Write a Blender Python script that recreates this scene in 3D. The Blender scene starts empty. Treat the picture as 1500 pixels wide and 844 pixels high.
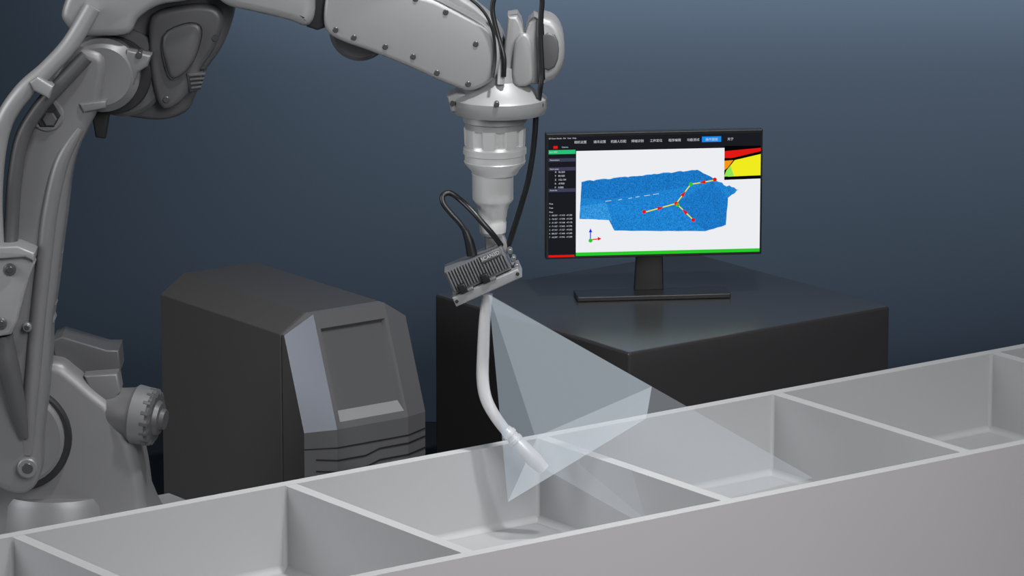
import bpy, math, random
from mathutils import Vector, Matrix
random.seed(4)
scene = bpy.context.scene
scene.view_settings.view_transform = 'Standard'

# ------------------------------------------------------------------ materials
def lin(c):
    c = c/255.0
    return c/12.92 if c <= 0.04045 else ((c+0.055)/1.055)**2.4
def mat(name, rgb, rough=0.5, metal=0.0, spec=0.5, noise=0.0, nscale=40, bump=0.0):
    m = bpy.data.materials.new(name); m.use_nodes = True
    nt = m.node_tree; b = nt.nodes['Principled BSDF']
    col = (lin(rgb[0]), lin(rgb[1]), lin(rgb[2]), 1)
    b.inputs['Base Color'].default_value = col
    b.inputs['Roughness'].default_value = rough
    b.inputs['Metallic'].default_value = metal
    b.inputs['Specular IOR Level'].default_value = spec
    if noise > 0 or bump > 0:
        tc = nt.nodes.new('ShaderNodeTexCoord'); n = nt.nodes.new('ShaderNodeTexNoise')
        n.inputs['Scale'].default_value = nscale; n.inputs['Detail'].default_value = 4
        nt.links.new(tc.outputs['Object'], n.inputs['Vector'])
        if noise > 0:
            mx = nt.nodes.new('ShaderNodeMix'); mx.data_type = 'RGBA'
            mx.inputs[6].default_value = tuple(c*(1-noise) for c in col[:3])+(1,)
            mx.inputs[7].default_value = tuple(min(1, c*(1+noise)) for c in col[:3])+(1,)
            nt.links.new(n.outputs['Fac'], mx.inputs[0]); nt.links.new(mx.outputs[2], b.inputs['Base Color'])
        if bump > 0:
            bp = nt.nodes.new('ShaderNodeBump'); bp.inputs['Strength'].default_value = bump
            bp.inputs['Distance'].default_value = 0.002
            nt.links.new(n.outputs['Fac'], bp.inputs['Height']); nt.links.new(bp.outputs[0], b.inputs['Normal'])
    return m
def emis(name, rgb, s=1.0):
    m = bpy.data.materials.new(name); m.use_nodes = True
    nt = m.node_tree; nt.nodes.clear()
    o = nt.nodes.new('ShaderNodeOutputMaterial'); e = nt.nodes.new('ShaderNodeEmission')
    e.inputs[0].default_value = (lin(rgb[0]), lin(rgb[1]), lin(rgb[2]), 1); e.inputs[1].default_value = s
    nt.links.new(e.outputs[0], o.inputs[0]); return m
def beam_mat(name, rgb, fac):
    m = bpy.data.materials.new(name); m.use_nodes = True
    nt = m.node_tree; nt.nodes.clear()
    o = nt.nodes.new('ShaderNodeOutputMaterial'); e = nt.nodes.new('ShaderNodeEmission')
    t = nt.nodes.new('ShaderNodeBsdfTransparent'); mx = nt.nodes.new('ShaderNodeMixShader')
    e.inputs[0].default_value = (lin(rgb[0]), lin(rgb[1]), lin(rgb[2]), 1)
    mx.inputs[0].default_value = fac
    nt.links.new(t.outputs[0], mx.inputs[1]); nt.links.new(e.outputs[0], mx.inputs[2]); nt.links.new(mx.outputs[0], o.inputs[0])
    return m

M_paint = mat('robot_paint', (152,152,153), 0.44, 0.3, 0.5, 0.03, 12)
M_paint_shade = mat('robot_paint_shaded', (122,122,124), 0.44, 0.3, 0.5, 0.03, 12)  # robot paint darkened; shade on lower arm and base sits in the colour
M_paint_d = mat('robot_paint_dark_shaded', (90,90,92), 0.45, 0.3, 0.5, 0.03, 12)  # dark grey parts; the elbow's shadow is put into this colour
M_gap = mat('joint_gap_dark', (28,28,30), 0.6)  # dark colour gives gaps, slots and recesses their shade; strap and screws share it
M_bolt = mat('bolt_steel', (80,80,82), 0.35, 0.4)
M_steel = mat('wrist_steel', (202,202,202), 0.32, 0.25)
M_cable = mat('cable_rubber', (24,25,27), 0.38)
M_scan = mat('scanner_anodised', (108,109,111), 0.42, 0.3)
M_scan_l = mat('scanner_plate', (142,142,144), 0.4, 0.3)
M_torch = mat('torch_metal', (200,200,202), 0.33, 0.15)
M_grill = mat('painted_steel_plate', (164,164,166), 0.5, 0, 0.4, 0.02, 3)
M_grill_lit = mat('outer_plate_lit', (184,181,184), 0.55, 0, 0.4, 0.02, 3)  # grillage paint lightened; stronger light on the outer face is in the colour
M_rim = mat('plate_top_edge', (184,184,184), 0.5)  # lighter grey on the plate tops, also the scanner label
M_desk = mat('desk_black_lacquer', (50,49,50), 0.25, 0, 0.5)
M_weld = mat('welder_enclosure', (68,67,67), 0.5, 0, 0.4, 0.03, 20)
M_weld_f = mat('welder_bezel', (92,92,94), 0.45)
M_weld_l = mat('welder_ledge', (134,134,136), 0.45)
M_weld_sheen = mat('welder_facet_sheen', (82,88,102), 0.4, 0.1)  # bluish reflection on the facet, painted as base colour
M_weld_s = mat('welder_display_glass', (86,86,87), 0.4)
M_black = mat('monitor_plastic', (24,24,26), 0.35)
M_wall = mat('wall_slate_paint', (54,65,78), 0.9, 0, 0.1)
M_floor = mat('floor_dark_resin', (30,35,41), 0.85, 0, 0.1)
M_plinth = mat('plinth_paint', (180,180,180), 0.6)

# ------------------------------------------------------------------ helpers
def empty(name, loc=(0,0,0), rz=0):
    e = bpy.data.objects.new(name, None); scene.collection.objects.link(e)
    e.location = loc; e.rotation_euler = (0,0,rz); e.empty_display_size = 0.1
    return e
def mkobj(name, verts, faces, mats, parent=None, smooth=True, angle=35, fm=None):
    me = bpy.data.meshes.new(name); me.from_pydata([tuple(v) for v in verts], [], faces)
    if not isinstance(mats, (list,tuple)): mats = [mats]
    for m in mats: me.materials.append(m)
    if fm:
        for i,p in enumerate(me.polygons): p.material_index = fm[i]
    import bmesh
    bm = bmesh.new(); bm.from_mesh(me); bmesh.ops.recalc_face_normals(bm, faces=bm.faces); bm.to_mesh(me); bm.free()
    if smooth:
        for p in me.polygons: p.use_smooth = True
        me.set_sharp_from_angle(angle=math.radians(angle))
    ob = bpy.data.objects.new(name, me); scene.collection.objects.link(ob)
    if parent: ob.parent = parent
    return ob
def bevel(ob, w, seg=2):
    b = ob.modifiers.new('bevel','BEVEL'); b.width = w; b.segments = seg; b.limit_method = 'ANGLE'; b.angle_limit = math.radians(40)
    return ob
def boxdata(x0,x1,y0,y1,z0,z1):
    v = [(x0,y0,z0),(x1,y0,z0),(x1,y1,z0),(x0,y1,z0),(x0,y0,z1),(x1,y0,z1),(x1,y1,z1),(x0,y1,z1)]
    f = [(0,3,2,1),(4,5,6,7),(0,1,5,4),(1,2,6,5),(2,3,7,6),(3,0,4,7)]
    return v,f
def box(name,x0,x1,y0,y1,z0,z1,m,parent=None,bv=0):
    v,f = boxdata(x0,x1,y0,y1,z0,z1); o = mkobj(name,v,f,m,parent,smooth=False)
    if bv: bevel(o,bv,3)
    return o
def catmull(pts, n, closed=False):
    P = [Vector(p) for p in pts]; out = []; N = len(P)
    rng = range(N) if closed else range(N-1)
    for i in rng:
        if closed: a,b,c,d = P[(i-1)%N],P[i],P[(i+1)%N],P[(i+2)%N]
        else: a,b,c,d = P[max(i-1,0)],P[i],P[i+1],P[min(i+2,N-1)]
        for k in range(n):
            t = k/n
            out.append(0.5*((2*b)+(c-a)*t+(2*a-5*b+4*c-d)*t*t+(3*b-a-3*c+d)*t**3))
    if not closed: out.append(P[-1].copy())
    return out
def tube(name, pts, rad, m, parent, n=14, sub=8):
    P = catmull(pts, sub); N = len(P)
    if isinstance(rad,(int,float)): R = [rad]*N
    else:
        R = [x[0] for x in catmull([(r,0,0) for r in rad], sub)]
    verts = []; faces = []
    T = [(P[min(i+1,N-1)]-P[max(i-1,0)]).normalized() for i in range(N)]
    up = Vector((0,1,0)) if abs(T[0].y) < 0.9 else Vector((1,0,0))
    nrm = (up - T[0]*up.dot(T[0])).normalized()
    for i in range(N):
        nrm = (nrm - T[i]*nrm.dot(T[i])).normalized(); bi = T[i].cross(nrm)
        for k in range(n):
            a = 2*math.pi*k/n
            verts.append(P[i] + (nrm*math.cos(a)+bi*math.sin(a))*R[i])
    for i in range(N-1):
        for k in range(n):
            faces.append((i*n+k, i*n+(k+1)%n, (i+1)*n+(k+1)%n, (i+1)*n+k))
    faces.append(tuple(range(n))[::-1]); faces.append(tuple((N-1)*n+k for k in range(n)))
    return mkobj(name, verts, faces, m, parent, angle=50)
def lathe(name, prof, origin, axis, m, parent, n=48, mod=None):
    ax = Vector(axis).normalized(); o = Vector(origin)
    up = Vector((0,1,0)) if abs(ax.y) < 0.9 else Vector((1,0,0))
    e1 = (up-ax*up.dot(ax)).normalized(); e2 = ax.cross(e1)
    verts = []; faces = []
    for i,(t,r) in enumerate(prof):
        for k in range(n):
            a = 2*math.pi*k/n; rr = r*(mod(i,k,n) if mod else 1)
            verts.append(o+ax*t+(e1*math.cos(a)+e2*math.sin(a))*rr)
    for i in range(len(prof)-1):
        for k in range(n):
            faces.append((i*n+k, i*n+(k+1)%n, (i+1)*n+(k+1)%n, (i+1)*n+k))
    faces.append(tuple(range(n))[::-1]); L = len(prof)-1; faces.append(tuple(L*n+k for k in range(n)))
    return mkobj(name, verts, faces, m, parent, angle=28)
def rprism(name, outline, yf, yb, r, m, parent, smoothn=0, seg=4, angle=32):
    """prism of an (x,z) outline between depths yf..yb with rounded rims"""
    pts = [Vector((p[0],p[1])) for p in outline]
    if smoothn: pts = catmull(pts, smoothn, True)
    area = sum(pts[i].x*pts[(i+1)%len(pts)].y-pts[(i+1)%len(pts)].x*pts[i].y for i in range(len(pts)))
    if area < 0: pts = pts[::-1]
    N = len(pts); nr = []
    for i in range(N):
        a = (pts[i]-pts[i-1]); b = (pts[(i+1)%N]-pts[i])
        a = a.normalized() if a.length>1e-9 else b.normalized(); b = b.normalized() if b.length>1e-9 else a
        na = Vector((-a.y,a.x)); nb = Vector((-b.y,b.x)); s = na+nb
        s = s.normalized() if s.length>1e-6 else na
        nr.append(s/max(0.6, s.dot(na)))
    rings = []
    for k in range(seg+1):
        a = math.pi/2*k/seg
        rings.append((r*(1-math.sin(a)), yf+r*(1-math.cos(a))))
    for k in range(seg,-1,-1):
        a = math.pi/2*k/seg
        rings.append((r*(1-math.sin(a)), yb-r*(1-math.cos(a))))
    verts = []; faces = []
    for off,y in rings:
        for i in range(N):
            q = pts[i]+nr[i]*off; verts.append((q.x,y,q.y))
    for j in range(len(rings)-1):
        for i in range(N):
            faces.append((j*N+i, j*N+(i+1)%N, (j+1)*N+(i+1)%N, (j+1)*N+i))
    faces.append(tuple(range(N))); L = len(rings)-1; faces.append(tuple(L*N+i for i in range(N))[::-1])
    return mkobj(name, verts, faces, m, parent, angle=angle)

TILT = math.radians(12.8); ST, CT = math.sin(TILT), math.cos(TILT)
YAW = math.radians(36.4)

# ------------------------------------------------------------------ camera
cam = bpy.data.cameras.new('camera'); co = bpy.data.objects.new('camera', cam); scene.collection.objects.link(co)
cam.sensor_width = 36; cam.lens = 164.9; cam.clip_end = 200
co.location = (0, -13*CT, 0.95+13*ST); co.rotation_euler = (math.pi/2-TILT, 0, 0)
scene.camera = co

# ------------------------------------------------------------------ room
box('floor', -6, 6, -4, 3.2, -0.05, 0, M_floor)
# back wall with a coved foot
wv=[]; wf=[]; prof=[(3.2-1.0,0.001)]
for k in range(0,17):
    a = math.pi/2*k/16; prof.append((3.2-1.0+1.0*math.sin(a), 1.0-1.0*math.cos(a)+0.001))
prof += [(3.2,1.4),(3.2,3.4)]
for (y,z) in prof: wv += [(-6,y,z),(6,y,z)]
for i in range(len(prof)-1): wf.append((2*i,2*i+1,2*i+3,2*i+2))
mkobj('wall_back', wv, wf, M_wall, None, angle=60)

# ------------------------------------------------------------------ grillage
g = empty('steel_grillage', (0.067,0.114,0), YAW)
P = 0.853; T = 0.036; zt = 0.5
def plate(name,x0,x1,y0,y1,z0,z1,mm=None):
    v,f = boxdata(x0,x1,y0,y1,z0,z1)
    return mkobj(name,v,f,[mm or M_grill,M_rim],g,smooth=False,fm=[0,1,0,0,0,0])
X0,X1 = -3*P, 4*P
plate('back_plate',X0,X1,-T,0,0,zt)
plate('front_plate',X0,X1,-P-T,-P,0,zt,M_grill_lit)
for k in range(-3,5):
    c = k*P
    plate('divider_%d'%(k+4), c-T/2, c+T/2, -P+0.0005, -T-0.0005, 0.02, zt-0.0003)
for k in range(-3,4):
    box('cell_floor_%d'%(k+4), k*P+T/2+0.0005,(k+1)*P-T/2-0.0005,-P+0.0005,-T-0.0005,zt-0.27,zt-0.24,M_grill,g)
# weld fillets where the plates meet (quarter-round, concave)
def fillet(name,a,b,u,v,r):
    a=Vector(a);b=Vector(b);u=Vector(u);v=Vector(v); vs=[];fs=[]; n=6
    for k in range(n+1):
        t=math.pi/2*k/n; o=u*(r*(1-math.sin(t)))+v*(r*(1-math.cos(t)))
        vs+= [a+o,b+o]
    for k in range(n): fs.append((2*k,2*k+1,2*k+3,2*k+2))
    return mkobj(name,vs,fs,M_grill,g,angle=60)
for k in range(-3,4):
    x0=k*P+T/2+.0004; x1=(k+1)*P-T/2-.0004; yb=-T-.0004; yf=-P+.0004; zf=zt-.2396; r=.018
    fillet('fillet_back_%d'%(k+4),(x0,yb,zf),(x1,yb,zf),(0,-1,0),(0,0,1),r)
    fillet('fillet_right_%d'%(k+4),(x1,yf,zf),(x1,yb,zf),(-1,0,0),(0,0,1),r)
    fillet('fillet_corner_%d'%(k+4),(x1,yb,zf),(x1,yb,zt-.001),(-1,0,0),(0,-1,0),.01)
    fillet('fillet_left_%d'%(k+4),(x0,yf,zf),(x0,yb,zf),(1,0,0),(0,0,1),r)

# ------------------------------------------------------------------ desk
d = empty('equipment_desk', (0.344,0.683,0), math.radians(36.9))
box('body', 0,1.015,0,0.97,0,0.6,M_desk,d,0.008)

# ------------------------------------------------------------------ welding power source
w = empty('welding_power_source', (-1.072,1.26,0), YAW)
# local: x = width, y = -length (towards viewer)
W=0.435; H1=0.645; H=0.70; c=0.09
def sec(l): return [(0,-l,0),(0,-l,H1),(c-0.005,-l,H),(W-c,-l,H),(W,-l,H1),(W,-l,0)]
v = sec(0)+sec(0.662); f=[(5,4,3,2,1,0)]
for i in range(6): j=(i+1)%6; f.append((i,j,6+j,6+i))
f.append(tuple(range(6,12)))
bevel(mkobj('case',v,f,M_weld,w,smooth=False),.003,2)
# bezel (front moulding)
b0 = [(0,-.668,0),(0,-.668,H1),(c-.005,-.668,H),(W-c,-.668,H),(W,-.668,H1),(W,-.668,0)]
zb=.37
F = {'lt':(0,-.68,H1),'ct':(c,-.70,H),'ctr':(W-c,-.70,H),'rt':(W,-.68,H1),
     'lb':(0,-.78,zb),'cb':(c,-.82,zb+.005),'cbr':(W-c,-.82,zb+.005),'rb':(W,-.78,zb),
     'l0':(0,-.78,0),'c0':(c,-.82,0),'cr0':(W-c,-.82,0),'r0':(W,-.78,0)}
keys=list(F); vv = b0+[F[k] for k in keys]; ix={k:6+i for i,k in enumerate(keys)}
def q(*a): return tuple(ix[k] if isinstance(k,str) else k for k in a)
def facep(s,t,dn=0):
    a=Vector(F['ct']).lerp(Vector(F['ctr']),s); b=Vector(F['cb']).lerp(Vector(F['cbr']),s)
    p=a.lerp(b,t); nn=Vector((0,.94,-.34))
    return p+nn*dn
i0=len(vv)
rc=[(.06,.13),(.96,.13),(.96,.94),(.06,.94)]
vv += [facep(*p) for p in rc] + [facep(s,t,.012) for s,t in [(.085,.15),(.93,.15),(.93,.84),(.085,.84)]]
ff=[]; fm=[]
def add(fc,m): ff.append(fc); fm.append(m)
add(q(0,1,'lt','lb','l0'),4); add(q(1,2,'ct','lt'),0); add(q(2,3,'ctr','ct'),0); add(q(3,4,'rt','ctr'),0); add(q(4,5,'r0','rb','rt'),0)
add(q('lt','ct','cb','lb'),1); add(q('ctr','rt','rb','cbr'),0)
add(q('lb','cb','c0','l0'),0); add(q('cb','cbr','cr0','c0'),0); add(q('cbr','rb','r0','cr0'),0)
o=[ix['ct'],ix['ctr'],ix['cbr'],ix['cb']]; inn=[i0,i0+1,i0+2,i0+3]; dp=[i0+4,i0+5,i0+6,i0+7]
for k in range(4):
    add((o[k],o[(k+1)%4],inn[(k+1)%4],inn[k]),0)
    add((inn[k],inn[(k+1)%4],dp[(k+1)%4],dp[k]),3 if k==2 else 0)
add(tuple(dp),2); add((5,4,3,2,1,0),0); add(q(0,'l0','c0','cr0','r0',5),0)
mkobj('front_bezel',vv,ff,[M_weld_f,M_weld_sheen,M_weld_s,M_weld_l,M_weld],w,smooth=False,fm=fm)
def strip(name,pts,h,m,out=0.002):
    vs=[];fs=[]
    for (x,y,z) in pts: vs += [(x,y-out,z),(x,y-out,z+h)]
    for i in range(len(pts)-1): fs.append((2*i,2*i+1,2*i+3,2*i+2))
    return mkobj(name,vs,fs,m,w,smooth=False)
strip('seam',[(-.001,-.78,.318),(c,-.82,.318),(W-c,-.82,.318),(W+.001,-.78,.318)],.004,M_gap)
for i,z in enumerate([.285,.25,.215,.18,.145]):
    s=strip('louvre_%d'%i,[(.03,-.795,z),(c,-.82,z-.006),(c+.10,-.82,z-.006),(c+.15,-.82,z+.008),(W-c,-.82,z+.008),(W+.001,-.78,z+.008)],.005,M_gap)

# ------------------------------------------------------------------ monitor
mo = empty('computer_monitor', (0.434,1.40,0.6), math.radians(6.4))
K=1/477.0
mw=.669; mz0=.133; mh=.392
box('panel_housing',-mw/2,mw/2,-.012,.018,mz0,mz0+mh,M_black,mo,.003)
box('rear_bulge',-mw/4,mw/4,.0181,.045,mz0+.07,mz0+.3,M_black,mo,.01)
nk=[(-.052,0),(.040,0),(.036,.14),(.036,.25),(-.044,.25),(-.044,.14)]
rprism('stand_neck',[(x,z+.014) for x,z in nk],.046,.066,.004,M_black,mo)
box('neck_mount',-.04,.03,.044,.05,.18,.25,M_black,mo)
box('stand_foot',-.238,.238,-.03,.07,.0005,.016,M_black,mo,.003)
sc_z = mz0+mh
# screen content, laid out in image pixels (316 x 183) on the flat panel
def S(px,py,layer=1):
    sx=px-797; sy=py-(197-.022*sx)
    return (-mw/2+sx*mw/316.0, -.0122-.0006*layer, sc_z - sy*mh/183.0)
def spoly(name,pts,m,layer=1):
    return mkobj(name,[S(a,b,layer) for a,b in pts],[tuple(range(len(pts)))],m,mo,smooth=False)
def rect(name,x0,y0,x1,y1,m,layer=1):
    s=lambda x:-.022*(x-797)
    return spoly(name,[(x0,y0+s(x0)),(x1,y0+s(x1)),(x1,y1+s(x1)),(x0,y1+s(x0))],m,layer)
def speckle(name, rgb, amt=.3):
    m=emis(name,rgb); nt=m.node_tree; e=[n for n in nt.nodes if n.type=='EMISSION'][0]
    tc=nt.nodes.new('ShaderNodeTexCoord'); n=nt.nodes.new('ShaderNodeTexNoise'); n.inputs['Scale'].default_value=300; n.inputs['Detail'].default_value=3
    mx=nt.nodes.new('ShaderNodeMix'); mx.data_type='RGBA'; cc=[lin(x) for x in rgb]
    mx.inputs[6].default_value=tuple(max(0,x*(1-amt*3)) for x in cc)+(1,); mx.inputs[7].default_value=tuple(x*(1+amt*3) for x in cc)+(1,)
    nt.links.new(tc.outputs['Object'],n.inputs['Vector']); nt.links.new(n.outputs['Fac'],mx.inputs[0]); nt.links.new(mx.outputs[2],e.inputs[0]); return m
E_dark=emis('screen_dark',(26,28,34)); E_white=emis('screen_white',(236,238,242)); E_blue=speckle('screen_cloud_blue',(32,130,208))
E_blue2=speckle('screen_cloud_blue_deep',(28,118,196)); E_blue3=speckle('screen_cloud_blue_light',(50,146,218)); E_green=emis('screen_green',(40,200,40)); E_red=emis('screen_red',(225,25,20))
E_btn=emis('screen_button',(20,140,235)); E_txt=emis('screen_text',(205,208,212)); E_head=emis('screen_header',(62,62,86)); E_teal=emis('screen_teal',(40,190,120))
E_yel=emis('screen_yellow',(240,235,30)); E_or=emis('screen_orange',(250,150,20)); E_lime=emis('screen_lime',(140,230,90)); E_black=emis('screen_black',(6,6,6)); E_axb=emis('screen_axis_blue',(20,40,230)); E_spk=emis('screen_sparkle',(225,235,245))
rect('screen_ui',801,202,1110,376,E_dark,1)
rect('screen_viewport',841,223,1110,371,E_white,2)
rect('progress_bar',841,371,1110,376,E_green,2)
rect('alert_bar',801,374,839,377,E_red,2)
rect('active_tab',1024,206,1052,214,E_btn,2)
rect('sidebar_button',801,221,840,227,E_teal,2)
rect('sidebar_stop',808,215,814,219,E_red,2)
for i,y in enumerate([233,246,277]): rect('sidebar_header_%d'%i,801,y,840,y+5,E_head,2)
tn=[0]
def text(s,px,py,h,m=E_txt,layer=3):
    cu=bpy.data.curves.new('ui_text','FONT'); cu.body=s; cu.size=h*K; cu.align_y='CENTER'
    ob=bpy.data.objects.new('ui_text_%d'%tn[0],cu); tn[0]+=1; scene.collection.objects.link(ob); ob.parent=mo
    p=S(px,py-.022*(px-797),layer); ob.location=p; ob.rotation_euler=(math.pi/2,0,0); cu.materials.append(m)
for s,px in zip(['相机设置','通讯设置','机器人匹配','焊缝识别','工件定位','程序编辑','功能测试','操作面板','关于'],[838,866,891,921,948,975,1002,1029,1061]):
    text(s,px,210.5,4.6)
text('3D Seam Studio  File  View  Help',801,204.2,3)
text('Camera',820,217,3)
for i,(a,b) in enumerate([('X','36.260'),('Y','84.503'),('Z','152.134'),('R','-0.950'),('P','0.085')]):
    text(a,810,253+i*5.6,3.6); text(b,815,253+i*5.6,3.6)
for i in range(7): text('%d  -%d.327  -17.%d  -47.%d'%(i+1,random.randint(20,96),random.randint(100,999),random.randint(100,999)),802,316+i*5.3,3)
for i in range(3): text('Pose',802,299+i*6,3)
text('Scan 0001',802,223.8,3); text('Parameters',803,235.5,3); text('Seam pose',803,248.5,3); text('Point list',803,279.5,3)
spoly('depth_map',[(1057,220-5.6),(1110,215-1),(1110,262),(1057,264)],E_black,3)
spoly('depth_map_red',[(1057,222),(1110,217),(1110,222),(1068,232),(1057,232)],E_red,4)
spoly('depth_map_yellow',[(1072,235),(1110,226),(1110,257),(1063,259),(1057,258),(1060,250)],E_yel,5)
spoly('depth_map_orange',[(1057,236),(1070,235),(1062,246),(1057,250)],E_or,4)
spoly('depth_map_lime',[(1060,250),(1066,243),(1071,258),(1057,259)],E_lime,6)
def jag(a,b,n,amp):
    return [(a[0]+(b[0]-a[0])*i/n+random.uniform(-amp,amp)*.4, a[1]+(b[1]-a[1])*i/n+random.uniform(-amp,amp)) for i in range(n)]
cl=jag((849,266),(1018,249),40,1.1)+jag((1018,249),(1050,267),8,.8)+jag((1050,267),(1079,279),8,2)+jag((1079,279),(1063,290),6,2)+jag((1063,290),(1060,330),6,.6)+jag((1060,330),(1030,339),5,.6)+jag((1030,339),(897,338),10,.4)+jag((897,338),(889,322),4,.4)+jag((889,322),(846,321),6,.4)+jag((846,321),(849,266),8,.4)
spoly('point_cloud',cl,E_blue,3)
spoly('point_cloud_shelf',[(849,267),(1018,250),(1042,262),(1000,274),(883,293),(848,290)],E_blue2,4)
spoly('point_cloud_band',[(848,302),(885,297),(897,323),(846,320)],E_blue3,4)
spoly('point_cloud_front',[(883,293),(985,298),(1040,266),(1062,291),(1060,329),(1030,338),(899,337)],E_blue,5)
spoly('point_cloud_front_shade',[(985,298),(1040,266),(1062,291),(1060,329),(1030,338),(1013,323)],E_blue2,6)
for i in range(6):
    x=887+i*13+random.uniform(-4,4); l=random.uniform(3,9); spoly('sparkle_%d'%i,[(x,294.6-i*2),(x+l,293.4-i*2),(x+l,294-i*2),(x,295.3-i*2)],E_spk,7)
def sline(name,a,b,wd,m,layer=8):
    a=Vector(a);b=Vector(b);n=(b-a).normalized();n=Vector((-n.y,n.x))*wd/2
    spoly(name,[tuple(a+n),tuple(b+n),tuple(b-n),tuple(a-n)],m,layer)
def arrow(name,a,b):
    a=Vector(a);b=Vector(b);sline(name+'_line',a,b,1.5,E_yel); dd=(b-a).normalized();n=Vector((-dd.y,dd.x)); c=(a+b)/2
    spoly(name+'_head',[tuple(c+dd*5),tuple(c-dd*4+n*3),tuple(c-dd*4-n*3)],E_red,9)
def dot(name,cx,cy,r,m): spoly(name,[(cx+r*math.cos(k*math.pi/4),cy+r*math.sin(k*math.pi/4)) for k in range(8)],m,10)
arrow('path_a',(940,311),(987,298)); arrow('path_b',(1012,322),(987,298)); arrow('path_c',(987,298),(1008,270)); arrow('path_d',(1043,264),(1008,270))
for i,(x,y,m) in enumerate([(940,310,E_red),(1012,322,E_red),(1043,263,E_red),(987,298,E_red),(1008,270,E_green),(989,300,E_green)]): dot('node_%d'%i,x,y,3,m)
sline('axis_up',(862,352),(862,339),1.5,E_axb); spoly('axis_up_head',[(862,334),(859.5,340),(864.5,340)],E_axb,9)
sline('axis_right',(862,351),(874,349.5),1.5,E_red); spoly('axis_right_head',[(878,349.3),(872.5,346.5),(873,352)],E_red,9); dot('axis_origin',862,352,3,E_green)

# ------------------------------------------------------------------ robot
# parts are placed by image pixel coordinates (u right, v down, w depth; 532 image pixels = 1 m)
rb = empty('welding_robot', (0,0,0))
U=532.0; Y0=-0.1
def R(u,v,w=0):
    y=Y0+w/U
    return Vector(((u-750)/U, y, .95+((422-v)/U-ST*y)/CT))
def RP(name,pts,wf,wb,r,m,sn=0,**k):
    o=[(R(u,v,wf).x,R(u,v,wf).z) for u,v in pts]
    return rprism(name,o,Y0+wf/U,Y0+wb/U,r/U,m,rb,smoothn=sn,**k)
def disc(name,u,v,wf,wb,r,m,ch=3,n=40):
    o=R(u,v,wf); L=(wb-wf)/U; r/=U; ch/=U
    return lathe(name,[(0,r-ch),(ch,r),(L-ch,r),(L,r-ch)],o,(0,1,0),m,rb,n)
def RT(name,pts,rad,m,**k):
    P3=[R(*p) for p in pts]
    rr=rad/U if isinstance(rad,(int,float)) else [x/U for x in rad]
    return tube(name,P3,rr,m,rb,**k)
pl=empty('robot_plinth',(0,0,0),YAW)
box('slab',-1.48,-.455,.22,1.075,0,.2,M_plinth,pl,.006)
ctr=R(70,600,90)
lathe('foot',[(0,.2),(.03,.2),(.035,.19),(.14,.18),(.16,.17)],(ctr.x,ctr.y,.2005),(0,0,1),M_paint_shade,rb,40)
# column
RP('base_column',[(-80,830),(-90,640),(-60,560),(10,535),(78,531),(105,547),(135,573),(163,598),(186,643),(199,690),(206,742),(212,830)],22,170,18,M_paint_shade,4)
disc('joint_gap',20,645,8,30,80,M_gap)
disc('joint_flange',18,645,-6,14,72,M_paint_shade,5)
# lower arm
RP('lower_arm',[(160,150),(142,190),(124,225),(112,265),(104,320),(96,372),(88,430),(80,480),(77,530),(70,590),(63,650),(60,690),(50,715),(30,727),(2,720),(-22,700),(-30,650),(-20,580),(-4,500),(8,430),(16,370),(26,300),(38,240),(52,200),(66,160),(95,110),(120,80),(165,90)],-55,20,14,M_paint_shade,5,seg=5)
RT('lower_arm_ridge',[(128,192,-50),(100,240,-52),(82,310,-53),(72,380,-53),(62,455,-53),(54,525,-53),(46,600,-53),(42,665,-50)],[6,11,12,12,12,12,11,8],M_paint_shade,n=20)
for i,(u,v) in enumerate([(90,372),(86,400),(80,446),(78,468)]): RP('arm_tab_%d'%i,[(u-12,v-5),(u+4,v-6),(u+6,v),(u+3,v+7),(u-12,v+6)],-30,0,3,M_paint_shade)
disc('arm_pocket_ring',81,174,-58,-40,26,M_paint_shade,4,32)
disc('arm_pocket',81,174,-60,-50,20,M_gap,2,6)
disc('arm_pocket_plug',85,180,-63,-58,11,M_paint_d,2,6)
for i,(u,v,r) in enumerate([(42,686,15),(46,480,7),(28,396,8)]):
    disc('arm_boss_%d'%i,u,v,-68,-50,r,M_paint_shade,2); disc('arm_boss_core_%d'%i,u,v,-69,-60,r*.55,M_bolt,1)
# side bracket
RP('hose_bracket',[(-30,378),(30,370),(54,372),(62,388),(54,408),(44,440),(36,470),(26,490),(-30,500)],-95,-56,6,M_paint)
RP('hose_bracket_lip',[(-30,365),(40,362),(64,372),(62,384),(50,378),(-30,384)],-105,-54,3,M_paint)
for i,(u,v) in enumerate([(27,396),(12,474)]):
    disc('bracket_boss_%d'%i,u,v,-100,-92,9,M_paint_d,2); disc('bracket_screw_%d'%i,u,v,-103,-98,5,M_bolt,1)
# hoses
RT('hose_outer',[(150,20,-60),(118,72,-66),(85,108,-70),(50,140,-72),(22,180,-72),(8,230,-70),(2,300,-70),(4,378,-72)],[13,13,13,14,14,14,14,14],M_paint)
RT('hose_inner',[(140,90,-62),(100,132,-66),(70,165,-66),(46,205,-66),(34,260,-66),(28,320,-64),(24,375,-68)],[11,11,11,11,11,11,11],M_paint_d)
RP('hose_clamp',[(60,128),(72,120),(95,134),(88,152),(66,140)],-92,-55,4,M_paint)
RT('hose_lower',[(10,490,-70),(16,530,-68),(24,570,-64),(32,610,-60),(38,640,-56)],[16,17,15,12,8],M_paint_d)
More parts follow.
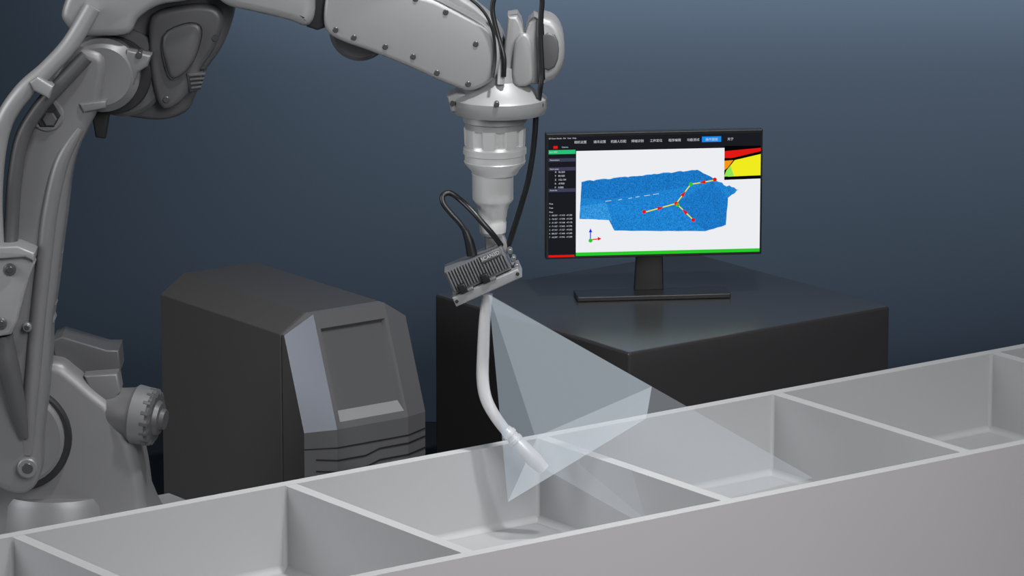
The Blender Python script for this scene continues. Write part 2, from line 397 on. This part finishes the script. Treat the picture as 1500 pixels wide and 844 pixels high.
# elbow
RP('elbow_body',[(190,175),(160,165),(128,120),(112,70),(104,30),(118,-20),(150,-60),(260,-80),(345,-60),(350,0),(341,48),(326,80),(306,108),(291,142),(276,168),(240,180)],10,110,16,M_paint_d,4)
RP('elbow_front',[(104,28),(120,-10),(150,-50),(230,-60),(310,-50),(326,-10),(290,10),(245,18),(215,36),(200,58),(165,62),(128,60),(110,46)],-50,20,12,M_paint,4)
disc('elbow_joint',160,118,-48,20,54,M_paint_shade,12)
disc('elbow_joint_gap',172,115,-16,18,57,M_gap,2)
disc('elbow_ring',186,112,-8,22,64,M_paint_d,6)
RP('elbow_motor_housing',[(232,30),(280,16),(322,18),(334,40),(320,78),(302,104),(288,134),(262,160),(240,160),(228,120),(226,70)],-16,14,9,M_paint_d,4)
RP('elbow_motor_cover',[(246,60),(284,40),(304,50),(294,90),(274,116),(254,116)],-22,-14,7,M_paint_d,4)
RP('elbow_bracket',[(196,80),(232,88),(226,104),(212,112),(206,130),(194,140),(190,112)],-45,0,4,M_paint_shade)
RP('elbow_connector',[(280,112),(305,110),(300,136),(284,140)],-20,10,3,M_bolt)
for i in range(4): RP('connector_rib_%d'%i,[(284+i*1,114+i*6),(308-i*2,112+i*6),(307-i*2,115+i*6),(284+i,117+i*6)],-24,-10,.6,M_paint_d)
RP('cable_strap',[(140,165),(170,150),(160,206),(146,204)],-10,20,3,M_gap)
RP('elbow_tab',[(128,158),(168,152),(166,164),(134,170)],-60,-40,3,M_paint_shade)
for i,(u,v) in enumerate([(214,88),(322,62),(250,150)]): disc('elbow_bolt_%d'%i,u,v,-48 if i==0 else -18,12,5,M_bolt,1)
# forearm
RP('forearm_tube',[(300,-90),(462,-60),(468,10),(464,40),(452,48),(430,40),(380,28),(345,20),(328,8),(318,-10)],-50,70,14,M_paint,3)
RP('forearm_gap',[(440,-60),(492,-60),(487,0),(482,48),(470,52),(455,47)],-36,55,4,M_gap)
RP('wrist_link',[(500,-60),(590,-60),(600,-6),(640,10),(690,34),(718,50),(732,72),(735,95),(727,118),(710,132),(690,139),(672,135),(640,122),(600,104),(550,84),(505,68),(484,54),(480,30),(486,-10)],-48,10,7,M_paint,4)
RP('wrist_link_back',[(570,-60),(640,-60),(668,-10),(700,14),(728,40),(742,70),(744,100),(730,122),(700,110),(620,60),(560,10)],28,85,8,M_paint,4)
RP('wrist_core',[(500,-60),(600,-40),(660,20),(715,50),(722,100),(690,120),(600,80),(510,50)],6,32,2,M_gap)
disc('underside_drum',530,52,-8,60,44,M_paint_d,6)
for i,(u,v) in enumerate([(523,63),(568,76),(608,90),(642,113),(687,129),(612,8),(655,27),(698,72),(497,52)]):
    disc('link_bolt_%d'%i,u,v,-50,-44,4.2,M_bolt,1,14)
# wrist fork
RP('wrist_fork',[(744,32),(758,30),(764,40),(768,60),(774,40),(782,32),(790,36),(792,128),(740,130),(738,90)],-22,40,6,M_paint)
RP('wrist_fork_ridge',[(752,80),(758,62),(768,56),(778,66),(780,100),(778,128),(752,128)],-34,-20,5,M_paint,3)
RP('wrist_motor_cover',[(786,40),(800,35),(814,42),(823,58),(826,78),(824,100),(815,118),(800,127),(788,124)],-30,50,10,M_paint,3)
RP('motor_cover_seam',[(792,60),(812,58),(818,80),(812,104),(794,106)],-32,-20,3,M_paint_d,2)
def VL(name,cu,prof,m,n=48,mod=None):
    base=R(cu,prof[0][0],0); pr=[((base.z-R(cu,v,0).z),r/U) for v,r in prof]
    return lathe(name,pr,base,(0,0,-1),m,rb,n,mod)
VL('wrist_body',732,[(100,34),(120,36),(128,44),(138,56),(143,66),(146,69),(160,69),(167,66)],M_paint)
RP('wrist_side_lug',[(656,146),(670,140),(690,142),(690,168),(662,168)],-25,25,4,M_paint)
RP('wrist_side_lug_b',[(772,148),(790,148),(798,152),(798,165),(790,170),(772,168)],-25,25,4,M_paint)
disc('wrist_screw_a',728,159,-73,-60,4,M_bolt,1,14); disc('wrist_screw_b',792,158,-30,-20,4,M_bolt,1,14); disc('wrist_screw_c',664,156,-30,-20,4,M_bolt,1,14)
RT('wrist_knob',[(734,92,-40),(734,128,-40)],6,M_steel)
VL('flange_upper',725,[(166,46),(179,47),(181,43),(190,43)],M_paint)
def notch(i,k,n): return 1.0 if (k%8)<5 else .9
VL('flange_notched',725,[(189,45),(214,44)],M_steel,64,notch)
VL('flange_mid',725,[(213,43),(217,44),(218,46),(226,46),(227,44),(236,44),(237,45),(240,44),(249,36),(256,32)],M_steel)
VL('sensor_barrel',722,[(255,31),(258,30),(292,30),(296,28),(300,24),(310,21),(318,20)],M_steel)
VL('sensor_neck',722,[(316,20),(322,19),(326,20),(340,19),(345,15)],M_steel)
RP('tool_bracket',[(710,340),(734,338),(742,356),(744,372),(712,376)],-10,14,2,M_scan_l)
# scanner
e1=Vector((.911,-.412)); e2=Vector((.412,.911))
def SC(a,b): p=Vector((650,398))+e1*a+e2*b; return (p.x,p.y)
def sbox(name,a0,a1,b0,b1,wf,wb,m,r=1.5): return RP(name,[SC(a0,b0),SC(a1,b0),SC(a1,b1),SC(a0,b1)],wf,wb,r,m)
sbox('scanner_body',1,92,2,38,-38,14,M_scan)
sbox('scanner_label_panel',56,88,2,13,-43,-36,M_scan)
for i in range(20): sbox('scanner_fin_%d'%i,3+i*4.5,5.2+i*4.5,(14 if i>11 else 3),34,-42,-37,M_scan,.5)
sbox('scanner_front_plate',-4,101,41,55,-46,16,M_scan_l,2)
sbox('scanner_throat',4,92,36,42,-30,10,M_gap)
for i,a in enumerate([10,46]):
    sbox('lens_block_%d'%i,a,a+11,28,42,-50,-38,M_cable,2)
    sbox('lens_leg_%d'%i,a+8,a+20,38,42,-48,-38,M_scan,1)
for i,(a,b) in enumerate([(0,48),(97,48)]): 
    u,v=SC(a,b); disc('scanner_screw_%d'%i,u,v,-48,-44,2.6,M_gap,.5,12)
for i in range(3):
    u,v=SC(100,14+i*12); disc('side_knob_%d'%i,u,v,-30,-10,4,M_scan,1,16)
cu=bpy.data.curves.new('scanner_label','FONT'); cu.body='SCAN3D'; cu.size=7.5/U; cu.extrude=.0003
lb=bpy.data.objects.new('scanner_label',cu); scene.collection.objects.link(lb); lb.parent=rb; cu.materials.append(M_rim)
lb.location=R(*SC(57,10),-44); lb.rotation_euler=(math.pi/2,-math.atan2(.412,.911),0)
# cables
RT('scanner_cable',[(690,372,-20),(688,352,-20),(676,330,-20),(660,312,-18),(650,298,-14),(650,287,-10),(660,284,-8),(674,293,-12),(690,308,-26),(706,326,-36),(722,344,-36),(734,360,-24)],4.2,M_cable)
RT('cable_boot',[(692,374,-20),(688,355,-20),(682,338,-20)],[8,7,5],M_cable)
RT('dress_cable',[(785,168,-10),(783,200,-10),(779,235,-10),(773,268,-8),(764,300,-4),(754,332,0),(744,362,4)],4.2,M_cable)
RT('dress_cable_upper',[(760,-30,-30),(786,-12,-34),(793,6,-34),(792,30,-34),(791,60,-34),(793,110,-36),(790,140,-36),(786,172,-10)],3.8,M_cable)
RT('dress_cable_inner',[(735,-30,-30),(726,0,-34),(722,24,-36),(730,60,-40),(738,90,-48),(738,118,-48)],3.8,M_cable)
RT('dress_cable_thin',[(640,-20,-52),(672,-4,-54),(706,22,-54),(722,52,-54),(726,90,-54),(722,120,-60)],2.2,M_cable)
# torch
RT('torch_neck',[(714,430,0),(710,470,0),(708,510,0),(707,555,0),(712,585,0),(726,612,0),(744,636,0)],[8,8.5,9,9.2,9,8.5,8],M_torch,n=20)
a=R(740,630,0); b=R(797,690,0); ax=(b-a); L=ax.length
lathe('torch_nozzle',[(0,.016),(.012,.018),(.013,.0205),(.022,.0205),(.023,.018),(.035,.018),(.036,.021),(.046,.021),(.047,.0185),(.06,.0205),(L-.035,.0225),(L-.03,.021),(L,.018),(L-.004,.012)],a,ax,M_torch,rb,32)
# base motor
mo_o=R(140,600,60); axm=Vector((1,-.25,-.12))
lathe('base_motor',[(0,.062),(.05,.066),(.09,.074),(.1,.08),(.104,.084),(.15,.08)],mo_o,axm,M_paint_shade,rb,48)
def ribs(i,k,n): return 1.0 if k%4<2 else .93
lathe('base_motor_fins',[(.0,.076),(.012,.082),(.03,.08),(.036,.07)],mo_o+axm.normalized()*.128,axm,M_paint_d,rb,64,ribs)
lathe('base_motor_cap',[(0,.05),(.012,.045),(.014,.03),(.026,.028)],mo_o+axm.normalized()*.164,axm,M_paint_d,rb,24)
RP('cable_box',[(70,500),(84,494),(150,514),(168,514),(170,545),(150,552),(78,552)],60,130,3,M_paint_d)
RP('motor_bracket',[(118,552),(168,548),(172,575),(160,590),(130,585)],30,80,4,M_paint_shade)

# scanning light fans
bm_ = empty('scanner_light_fan',(0,0,0))
def fan(name,apex,base,mt_side,mt_base):
    vs=[R(*apex)]+[R(*b) for b in base]
    mkobj(name,vs,[(0,1,2),(0,2,3),(0,3,4),(0,4,1),(1,2,3,4)],[mt_side,mt_base],bm_,smooth=False,fm=[0,0,0,0,1])
BM1=beam_mat('scan_light',(186,200,212),.18); BM2=beam_mat('scan_light_base',(220,228,236),.40); BM3=beam_mat('scan_light_outer',(205,214,222),.11)
fan('inner_fan',(716,432,-10),[(957,568,50),(947,613,-30),(744,737,-30),(788,642,50)],BM1,BM2)
fan('outer_fan',(716,431,-12),[(1098,648,60),(1190,700,-60),(930,760,-120),(800,690,0)],BM3,BM3)

# ------------------------------------------------------------------ lights
def area(name,loc,target,size,power,col=(1,1,1),sy=None,spread=math.pi):
    l=bpy.data.lights.new(name,'AREA'); l.energy=power; l.color=col; l.size=size
    if sy: l.shape='RECTANGLE'; l.size_y=sy
    l.spread=spread
    ob=bpy.data.objects.new(name,l); scene.collection.objects.link(ob); ob.location=loc
    ob.rotation_euler=(Vector(target)-Vector(loc)).to_track_quat('-Z','Y').to_euler()
    return ob
area('key_light',(2.6,-6.5,4.6),(0,0,.3),4.0,62,spread=math.radians(60))
area('top_light',(.75,-1.5,5.6),(0,-.1,0),0.25,27,spread=math.radians(60))
area('left_fill',(-6.4,-2.6,2.9),(-.1,0,.4),3.0,27,(.97,.98,1),spread=math.radians(60))
area('wall_gradient_light',(2.0,2.6,1.75),(2.0,3.2,1.75),6.0,125,(1,1,1),.12)  # lamp added out of view to make the wall's vertical light gradient
wd=bpy.data.worlds.new('world'); scene.world=wd; wd.use_nodes=True
wd.node_tree.nodes['Background'].inputs[0].default_value=(.9,.95,1,1); wd.node_tree.nodes['Background'].inputs[1].default_value=.08
